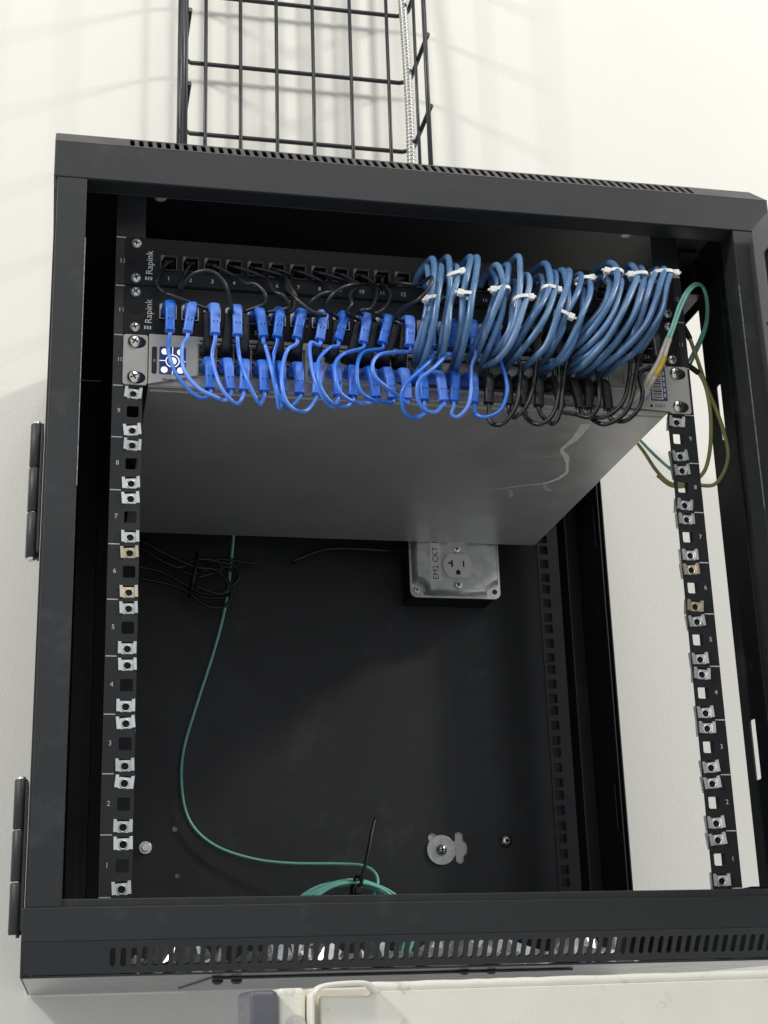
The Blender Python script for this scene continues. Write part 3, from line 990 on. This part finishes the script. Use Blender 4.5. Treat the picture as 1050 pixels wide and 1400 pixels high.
P12 = 11 * U + 22
DXU = {1: -2, 2: 2, 3: 1, 4: 3, 5: 0, 6: 6, 7: 4, 8: 3, 9: 6, 10: 6, 11: 10, 12: 3}
for i in range(1, 13):
    x = COLX[i - 1]
    t = thing('patch_cable', (x, -3, ZU), 'slim black patch cable arcing to upper panel, %s from left of twelve upright boots' % ORD[i - 1], 'cable', 'black patch cables from switch to upper panel')
    e = boot(t, 'rubber', True, x, ZU, DXU[i])
    path = [(e[0], e[1], e[2] - 3), (e[0], e[1] - 0.5, e[2] + 3)] + list(ARCS[i])
    path += [(PX[i - 1], -6, P12 - 1), (PX[i - 1], 6, P12)]
    G().tube(cat(path, 7), 1.6, 'blackwire', 10).build('cable', t)

# thick blue cables tied in loops
cnt = {}
tot = {}
for b, _p in THICK:
    tot[b] = tot.get(b, 0) + 1
for b, pts in THICK:
    k = cnt.get(b, 0)
    cnt[b] = k + 1
    side = {2: ('outer front strand', 'inner strand'), 3: ('outer front strand', 'second strand', 'rearmost strand'),
            4: ('leftmost strand', 'long front strand', 'right strand', 'rearmost strand')}[tot[b]][k]
    p0, pe = pts[0], pts[-1]
    t = thing('network_cable', (pe[0], pe[1], pe[2]), 'thick dusty blue network cable, %s in the %s tied loop from left' % (side, ORD[b - 1]), 'cable', 'thick blue network cables in tied loops')
    path = [(p0[0] - 5, -1, p0[2] - 3), (p0[0] - 3.5, -12, p0[2] + 1)] + [tuple(p) for p in pts] + [(pe[0] + 1, -2, pe[2] + 1)]
    path = [path[0]] + [(x + random.uniform(-1.1, 1.1), y + random.uniform(-2, 2), z + random.uniform(-1.1, 1.1)) for x, y, z in path[1:]]
    G().tube(cat(path, 7), random.uniform(2.6, 2.9), random.choice(('dusty', 'dusty', 'dusty2', 'dusty3')), 12).build('cable', t)

for n, (a, b, h) in TIES:
    a, b, h = Vector(a), Vector(b), Vector(h)
    c = (a + b) / 2
    u = (b - a).normalized()
    v = Vector((0, 1, 0)) - u * u.y
    v.normalize()
    ax = u.cross(v)
    near = []
    for bb, pts in THICK:
        if bb == n:
            S_ = cat(pts, 10)
            near.append(min(S_, key=lambda p: abs((p - c).dot(ax)) + 0.02 * (p - c).length))
    us, vv = [(p - c).dot(u) for p in near], [(p - c).dot(v) for p in near]
    c = c + u * ((max(us) + min(us)) / 2) + v * ((max(vv) + min(vv)) / 2)
    hw = (max(us) - min(us)) / 2 + 2.8
    hv = (max(vv) - min(vv)) / 2 + 2.8
    t = thing('zip_tie', tuple(h), 'white zip tie around the %s loop of thick blue cables from the left' % ORD[n - 1], 'zip tie', 'white zip ties on the thick blue cables')
    g = G()
    N = 36
    vs = []
    for k in range(N):
        an = 2 * math.pi * k / N
        cc, ss = math.cos(an), math.sin(an)
        cc = math.copysign(abs(cc) ** 0.8, cc)
        ss = math.copysign(abs(ss) ** 0.8, ss)
        for ro, hh in ((0, -1.4), (0.9, -1.4), (0.9, 1.4), (0, 1.4)):
            vs.append(c + u * (cc * (hw + ro)) + v * (ss * (hv + ro)) + ax * hh)
    fs = []
    for k in range(N):
        j = (k + 1) % N
        for q_ in range(4):
            r_ = (q_ + 1) % 4
            fs.append((k * 4 + q_, k * 4 + r_, j * 4 + r_, j * 4 + q_))
    g.add(vs, fs, 'nylon', False)
    g.build('strap', t)
    sgn = 1 if (h - c).dot(u) > 0 else -1
    hd = c + u * sgn * (hw + 1.6) - v * (hv * 0.45)
    g = G()
    vs = []
    for du in (-2.6, 2.6):
        for dv in (-2.6, 2.2):
            for da in (-2.7, 2.7):
                vs.append(hd + u * du + v * dv + ax * da)
    g.add(vs, [(0, 1, 3, 2), (4, 6, 7, 5), (0, 4, 5, 1), (2, 3, 7, 6), (0, 2, 6, 4), (1, 5, 7, 3)], 'nylon')
    g.build('lock_head', t, bevel=0.7)
    g = G().tube([hd + u * sgn * 2, hd + u * sgn * 4.6 + ax * 0.6], 1.1, 'nylon', 8)
    g.build('tail', t)

# ------------------------------------------------------------------ fibre and earth wires on the right
t = thing('fibre_cable', tuple(FIBRE_A[0]), 'aqua twin fibre cable with ivory boots looping up beside the right rail', 'fibre cable')
for pts, nm in ((FIBRE_A, 0), (FIBRE_B, 1)):
    P = cat(pts, 8)
    k0 = 3 * 8 + 3
    G().tube(P[k0 - 2:], 1.25, 'aqua', 10).build('cable', t)
    rr = [2.3 - 0.7 * i / k0 for i in range(k0)]
    c_ = G().tube(P[:k0], rr, 'ivory', 10).build('connector_boot', t)
    if nm:
        G().tube(P[10:20], [2.45 - 0.02 * i for i in range(10)], 'yellow', 10).build('yellow_sleeve', c_)
    a = P[0]
    G().sweep([(a.x, a.y - 1, a.z), (a.x - 1.5, -12, a.z - 3), (a.x - 2.5, -2, a.z - 4)], [(4.6, 6), (4.8, 6.4), (4.8, 6.4)], 'ivory').build('connector', t)
r2 = [(x, y, z - 0) for x, y, z in FIBRE_REAR]
tag(G().tube(cat(r2, 8), 1.5, 'aqua', 10).build('fibre_jumper', org=r2[0]), 'short dark green fibre run behind the right rail under the switch edge', 'fibre cable')
for pts, lab in ((GROUND_A, 'longer olive green-yellow earth wire, the outer loop beside the right rail'), (GROUND_B, 'shorter olive green-yellow earth wire, the inner loop beside the right rail')):
    P = cat(pts, 8)
    t = thing('earth_wire', tuple(pts[0]), lab, 'wire', 'earth wires beside the right rail')
    G().tube(P, 1.75, 'olive', 10).build('wire', t)
    k = 17 if pts is GROUND_A else 22
    G().tube(P[4:k], 2.5, 'rubber', 10).build('heat_shrink', t)

# ------------------------------------------------------------------ things on the back panel
tag(G().tube(cat(AQUA_REAR, 8), 1.6, 'aqua', 10).build('fibre_lead', org=AQUA_REAR[-1]), 'thin aqua fibre hanging down the back panel and curving to the coil', 'fibre cable')
t = thing('fibre_coil', (10, 390, -54), 'coil of aqua fibre cable standing on the cabinet floor behind the front sill', 'fibre coil')
for k in range(17):
    a_, b_ = 62 + random.uniform(-9, 5), 48 + random.uniform(-4, 1.5)
    yo = 378 + k * 1.4
    ox, tw = random.uniform(-4, 4), random.uniform(-0.05, 0.05)
    pts = []
    for i in range(40):
        an = 2 * math.pi * i / 40
        x, z = a_ * math.cos(an), b_ * math.sin(an)
        pts.append((9 + ox + x * math.cos(tw) - z * math.sin(tw), yo + 4 * math.sin(an + k), -5 + z + x * math.sin(tw)))
    G().tube(pts, 1.5, 'aqua', 8, closed=True).build('fibre_turn', t)
t = thing('zip_tie', (15, 376, 30), 'black zip tie with a long upright tail around the aqua fibre coil', 'zip tie')
G().tube(cat(TIE_TAIL, 6), [1.9] * 20 + [1.5] * 5, 'blackwire', 6).build('tail', t)
loop = [(15 + 3 * math.cos(a), 390 + 16 * math.cos(a + 1.57), 38 + 9 * math.sin(a)) for a in [2 * math.pi * k / 24 for k in range(24)]]
G().tube(loop, 1.8, 'blackwire', 6, closed=True).build('strap', t)
G().box(11.5, 18.5, 370, 377, 29, 36, 'blackwire').build('lock_head', t, bevel=1.0)

t = thing('cable_bundle', (-145, 420, 365), 'tied bundle of black cables at the back panel upper left below the switch', 'cable bundle')
for pts in (BLK0, BLK1, BLK2, BLK3, BLK4, BLK5):
    G().tube(cat(pts, 8), 1.9, 'blackwire', 8).build('cable', t)
loop = [(-146 + 4 * math.sin(a), 418 + 16 * math.cos(a), 366 + 25 * math.sin(a)) for a in [2 * math.pi * k / 24 for k in range(24)]]
G().tube(loop, 1.6, 'blackwire', 6, closed=True).build('strap', t)
tag(G().tube(cat(LOOSE, 8), 2.3, 'blackwire', 8).build('power_cord', org=LOOSE[0]), 'loose black cord running along the back panel to the outlet box', 'cord')

ob = thing('outlet_box', (136, 450, 345), 'galvanised steel outlet box with grey receptacles and a printed circuit label', 'outlet box')
g = G().box(88, 183, 402, 449.8, 345, 440, 'dark')
g.lathe([(9, 0), (9, -0.8)], (112, 425, 345), 'z', 'dark', 16).lathe([(9, 0), (9, -0.8)], (160, 425, 345), 'z', 'dark', 16)
g.build('box', ob, bevel=1.2)
g = G().plate(rrect(85.5, 186.5, 342, 443, 7, 4), [], 1.6, XZ(400), 'galv')


def cover_outline(h, c):
    o = []
    for qx, qz, st in ((1, -1, 90), (1, 1, 180), (-1, 1, 270), (-1, -1, 0)):
        for k in range(6):
            a = R(st + 90 - 0 - 90 * k / 5) if False else R(st + 90 * (1 - k / 5))
            o.append((136 + qx * h + c * math.cos(a) * 1.0, 392.5 + qz * h + c * math.sin(a)))
    return o


def offs(h, c):
    """square with concave round corners, clockwise from lower right"""
    o = []
    for qx, qz, a0, a1 in ((1, -1, 180, 90), (1, 1, 270, 180), (-1, 1, 360, 270), (-1, -1, 90, 0)):
        for k in range(7):
            a = R(a0 + (a1 - a0) * k / 6)
            o.append((136 + qx * h + c * math.cos(a), 392.5 + qz * h + c * math.sin(a)))
    return o


l0, l1, l2 = offs(48.5, 13), offs(46, 13.5), offs(44.0, 14.0)
n = len(l0)
vs = [(x, 400, z) for x, z in l0] + [(x, 391.5, z) for x, z in l1] + [(x, 389, z) for x, z in l2]
fs = [(i + r_ * n, (i + 1) % n + r_ * n, (i + 1) % n + (r_ + 1) * n, i + (r_ + 1) * n) for r_ in range(2) for i in range(n)]
g.add(vs, fs, 'galv', True)
fl = [Vector((x, z, 0)) for x, z in l2]
g.add([(x, 389, z) for x, z in l2], [tuple(tr) for tr in tessellate_polygon([fl])], 'galv')
g.build('cover', ob)
for cz in (374.5, 413.5):
    o = []
    for k in range(48):
        a = 2 * math.pi * k / 48
        o.append((136 + 16.2 * math.cos(a), cz + max(-13.2, min(13.2, 16.2 * math.sin(a)))))
    r_ = G().plate(o, [], 3.4, XZ(385.8), 'recept').build('receptacle', ob, bevel=0.5)
    g = G()
    g.box(128.4, 130.4, 385.6, 385.9, cz - 1.5, cz + 6, 'hole').box(125.0, 128.4, 385.6, 385.9, cz + 1.8, cz + 3.6, 'hole')
    g.box(141.6, 143.2, 385.6, 385.9, cz - 1.0, cz + 5.4, 'hole')
    g.plate([(133.6, cz - 10), (138.4, cz - 10), (138.4, cz - 7)] + [(136 + 2.4 * math.cos(a), cz - 7 + 2.4 * math.sin(a)) for a in [R(v_) for v_ in (30, 60, 90, 120, 150)]] + [(133.6, cz - 7)], [], 0.3, XZ(385.6), 'hole')
    g.build('socket_slot', r_)
for x, z, r in ((136, 353.5, 4.6), (136, 394, 4.2), (92.5, 349.5, 3.6)):
    inst('screw', SCREW_S, ob, (x, 388.9 if x > 100 else 399.9, z), (0, 0.5, 0), (r / 4.3,) * 3)
G().plate(circ(180, 350, 3, 14), [], 0.06, XZ(399.9), 'hole').build('screw_hole', ob)
lb = G().box(106, 118, 388.7, 388.95, 357, 412, 'paper').build('printed_label', ob)
G().text('EM2 CKT 13', 112.0, 359.0, 9.2, XZ(388.7), 'ink', 90, 'LEFT').build('lettering', lb)

# ------------------------------------------------------------------ loose wrapping on the cabinet floor, seen through the lower vents
for k, (x, y, w_, lab) in enumerate(((-185, 60, 46, 'small crumpled clear wrapping on cabinet floor behind left end of the lower vents'),
                                     (-95, 90, 60, 'wider crumpled clear wrapping on cabinet floor behind left of the lower vents'),
                                     (-25, 120, 34, 'narrow crumpled clear wrapping on cabinet floor behind the lower vents, below the aqua coil'),
                                     (135, 80, 40, 'dim crumpled clear wrapping on cabinet floor behind the right of the lower vents'),
                                     (40, 70, 80, 'broad crumpled clear wrapping on cabinet floor behind middle of the lower vents'))):
    g = G()
    nx, ny = 14, 9
    vs = []
    for i in range(nx + 1):
        for j in range(ny + 1):
            e = min(1, 4 * (i / nx) * (1 - i / nx)) * min(1, 4 * (j / ny) * (1 - j / ny))
            vs.append((x + (i / nx - 0.5) * 2 * w_ + random.uniform(-3, 3), y + (j / ny - 0.5) * 90 + random.uniform(-3, 3), -53.5 + e * (14 + random.uniform(-12, 18)) + random.uniform(0, 3)))
    fs = [(i * (ny + 1) + j, (i + 1) * (ny + 1) + j, (i + 1) * (ny + 1) + j + 1, i * (ny + 1) + j + 1) for i in range(nx) for j in range(ny)]
    g.add(vs, fs, 'wrap')
    tag(g.build('plastic_wrapping', org=(x, y, -54)), lab, 'wrapping', 'wrapping on the cabinet floor')

# ------------------------------------------------------------------ wire cable tray above
tr = thing('cable_tray', (-28, 430, 602), 'black wire mesh cable tray rising up the wall above the cabinet', 'cable tray')
TB, TF, TX0, TX1, TT = 430, 332, -168, 112, 1420
for x in (-136.8, -94.6, -50.5, -5.4, 41.7, 88.8):
    G().tube([(x, TB, 603), (x + 0.6, TB, 1000), (x, TB, TT)], 2.3, 'tray', 10).build('vertical_wire', tr)
for x in (TX0, TX1):
    for y in (TB, (TB + TF) / 2, TF):
        G().tube([(x, y, 603), (x, y, TT)], 2.1 if y > TF else 2.9, 'tray', 10).build('vertical_wire', tr)
for k in range(8):
    z = 620 + 97.8 * k + 0.5
    if z < TT:
        path = [(TX0 + 4.4, TF, z), (TX0 + 4.4, TB - 10, z), (TX0 + 6, TB - 3, z), (TX0 + 14, TB + 4, z), (TX1 - 8, TB + 4, z), (TX1 + 1, TB - 1, z), (TX1 + 3.6, TB - 8, z), (TX1 + 3.6, TF, z)]
        G().tube(path, 2.8, 'tray', 10).build('cross_wire', tr)

P, rr = [], []
z = 602.0
k = 0
while z < 1420:
    x = 104 + 5 * math.sin((z - 600) / 190.0)
    y = 412 + 3 * math.sin(z / 90)
    P.append((x, y, z))
    rr.append((4.0, 5.3, 5.5, 4.3)[k % 4])
    z += 1.25
    k += 1
tag(G().tube(P, rr, 'flex', 12).build('flex_conduit', org=(104, 412, 602)), 'silver corrugated flexible conduit hanging inside the right of the wire tray', 'conduit')

# ------------------------------------------------------------------ cream rail in the foreground
ld = thing('ladder_top', (0, -300, -150), 'worn cream painted metal rail with a grey end cap across the bottom foreground', 'ladder')
out = [(-144.5, -150), (-144.5, -77), (-119, -77.8), (-116, -75.4), (40, -74.8), (420, -73.2), (420, -150)]
G().plate(out, [], 46, XZ(-330), 'cream').build('rail', ld, bevel=1.6, seg=3)
P = cat([(-118, -327, -73.4), (-60, -327, -73.2), (40, -327, -72.8), (230, -327, -72.0), (420, -327, -71.2)], 12)
G().tube([(p.x, p.y + random.uniform(-.15, .15), p.z + random.uniform(-.2, .2)) for p in P], 2.7, 'cream', 12).build('rolled_lip', ld)
P = cat([(-150, -331, -150), (-150, -331, -84), (-148.6, -331, -76.5), (-144, -331, -72.4), (-132, -331, -71.2), (-121, -331, -71.6), (-115.5, -330, -75.5)], 6)
G().sweep(P, [(14, 2.6)] * len(P), 'cream', side=(0, 1, 0), e=0.4).build('bracket_strap', ld)
G().box(-149, -113, -321, -288, -150, -73.0, 'cream').build('inner_web', ld, bevel=1.0)
G().box(-166.4, -151.8, -327, -284, -150, -72.6, 'cream').build('end_bracket', ld, bevel=2.5, seg=3)
G().box(-181.8, -167.0, -333, -280, -150, -73.4, 'cap').build('end_cap', ld, bevel=3.0, seg=4)
g = G().lathe([(5, 0), (5, -1.2)], (-157, -327.2, -91), 'y', 'chrome', 18)
g.lathe([(4.0, -1.2), (4.0, -4.2), (3.2, -5.0)], (-157, -327.2, -91), 'y', 'chrome', 6, False)
g.build('bolt', ld)
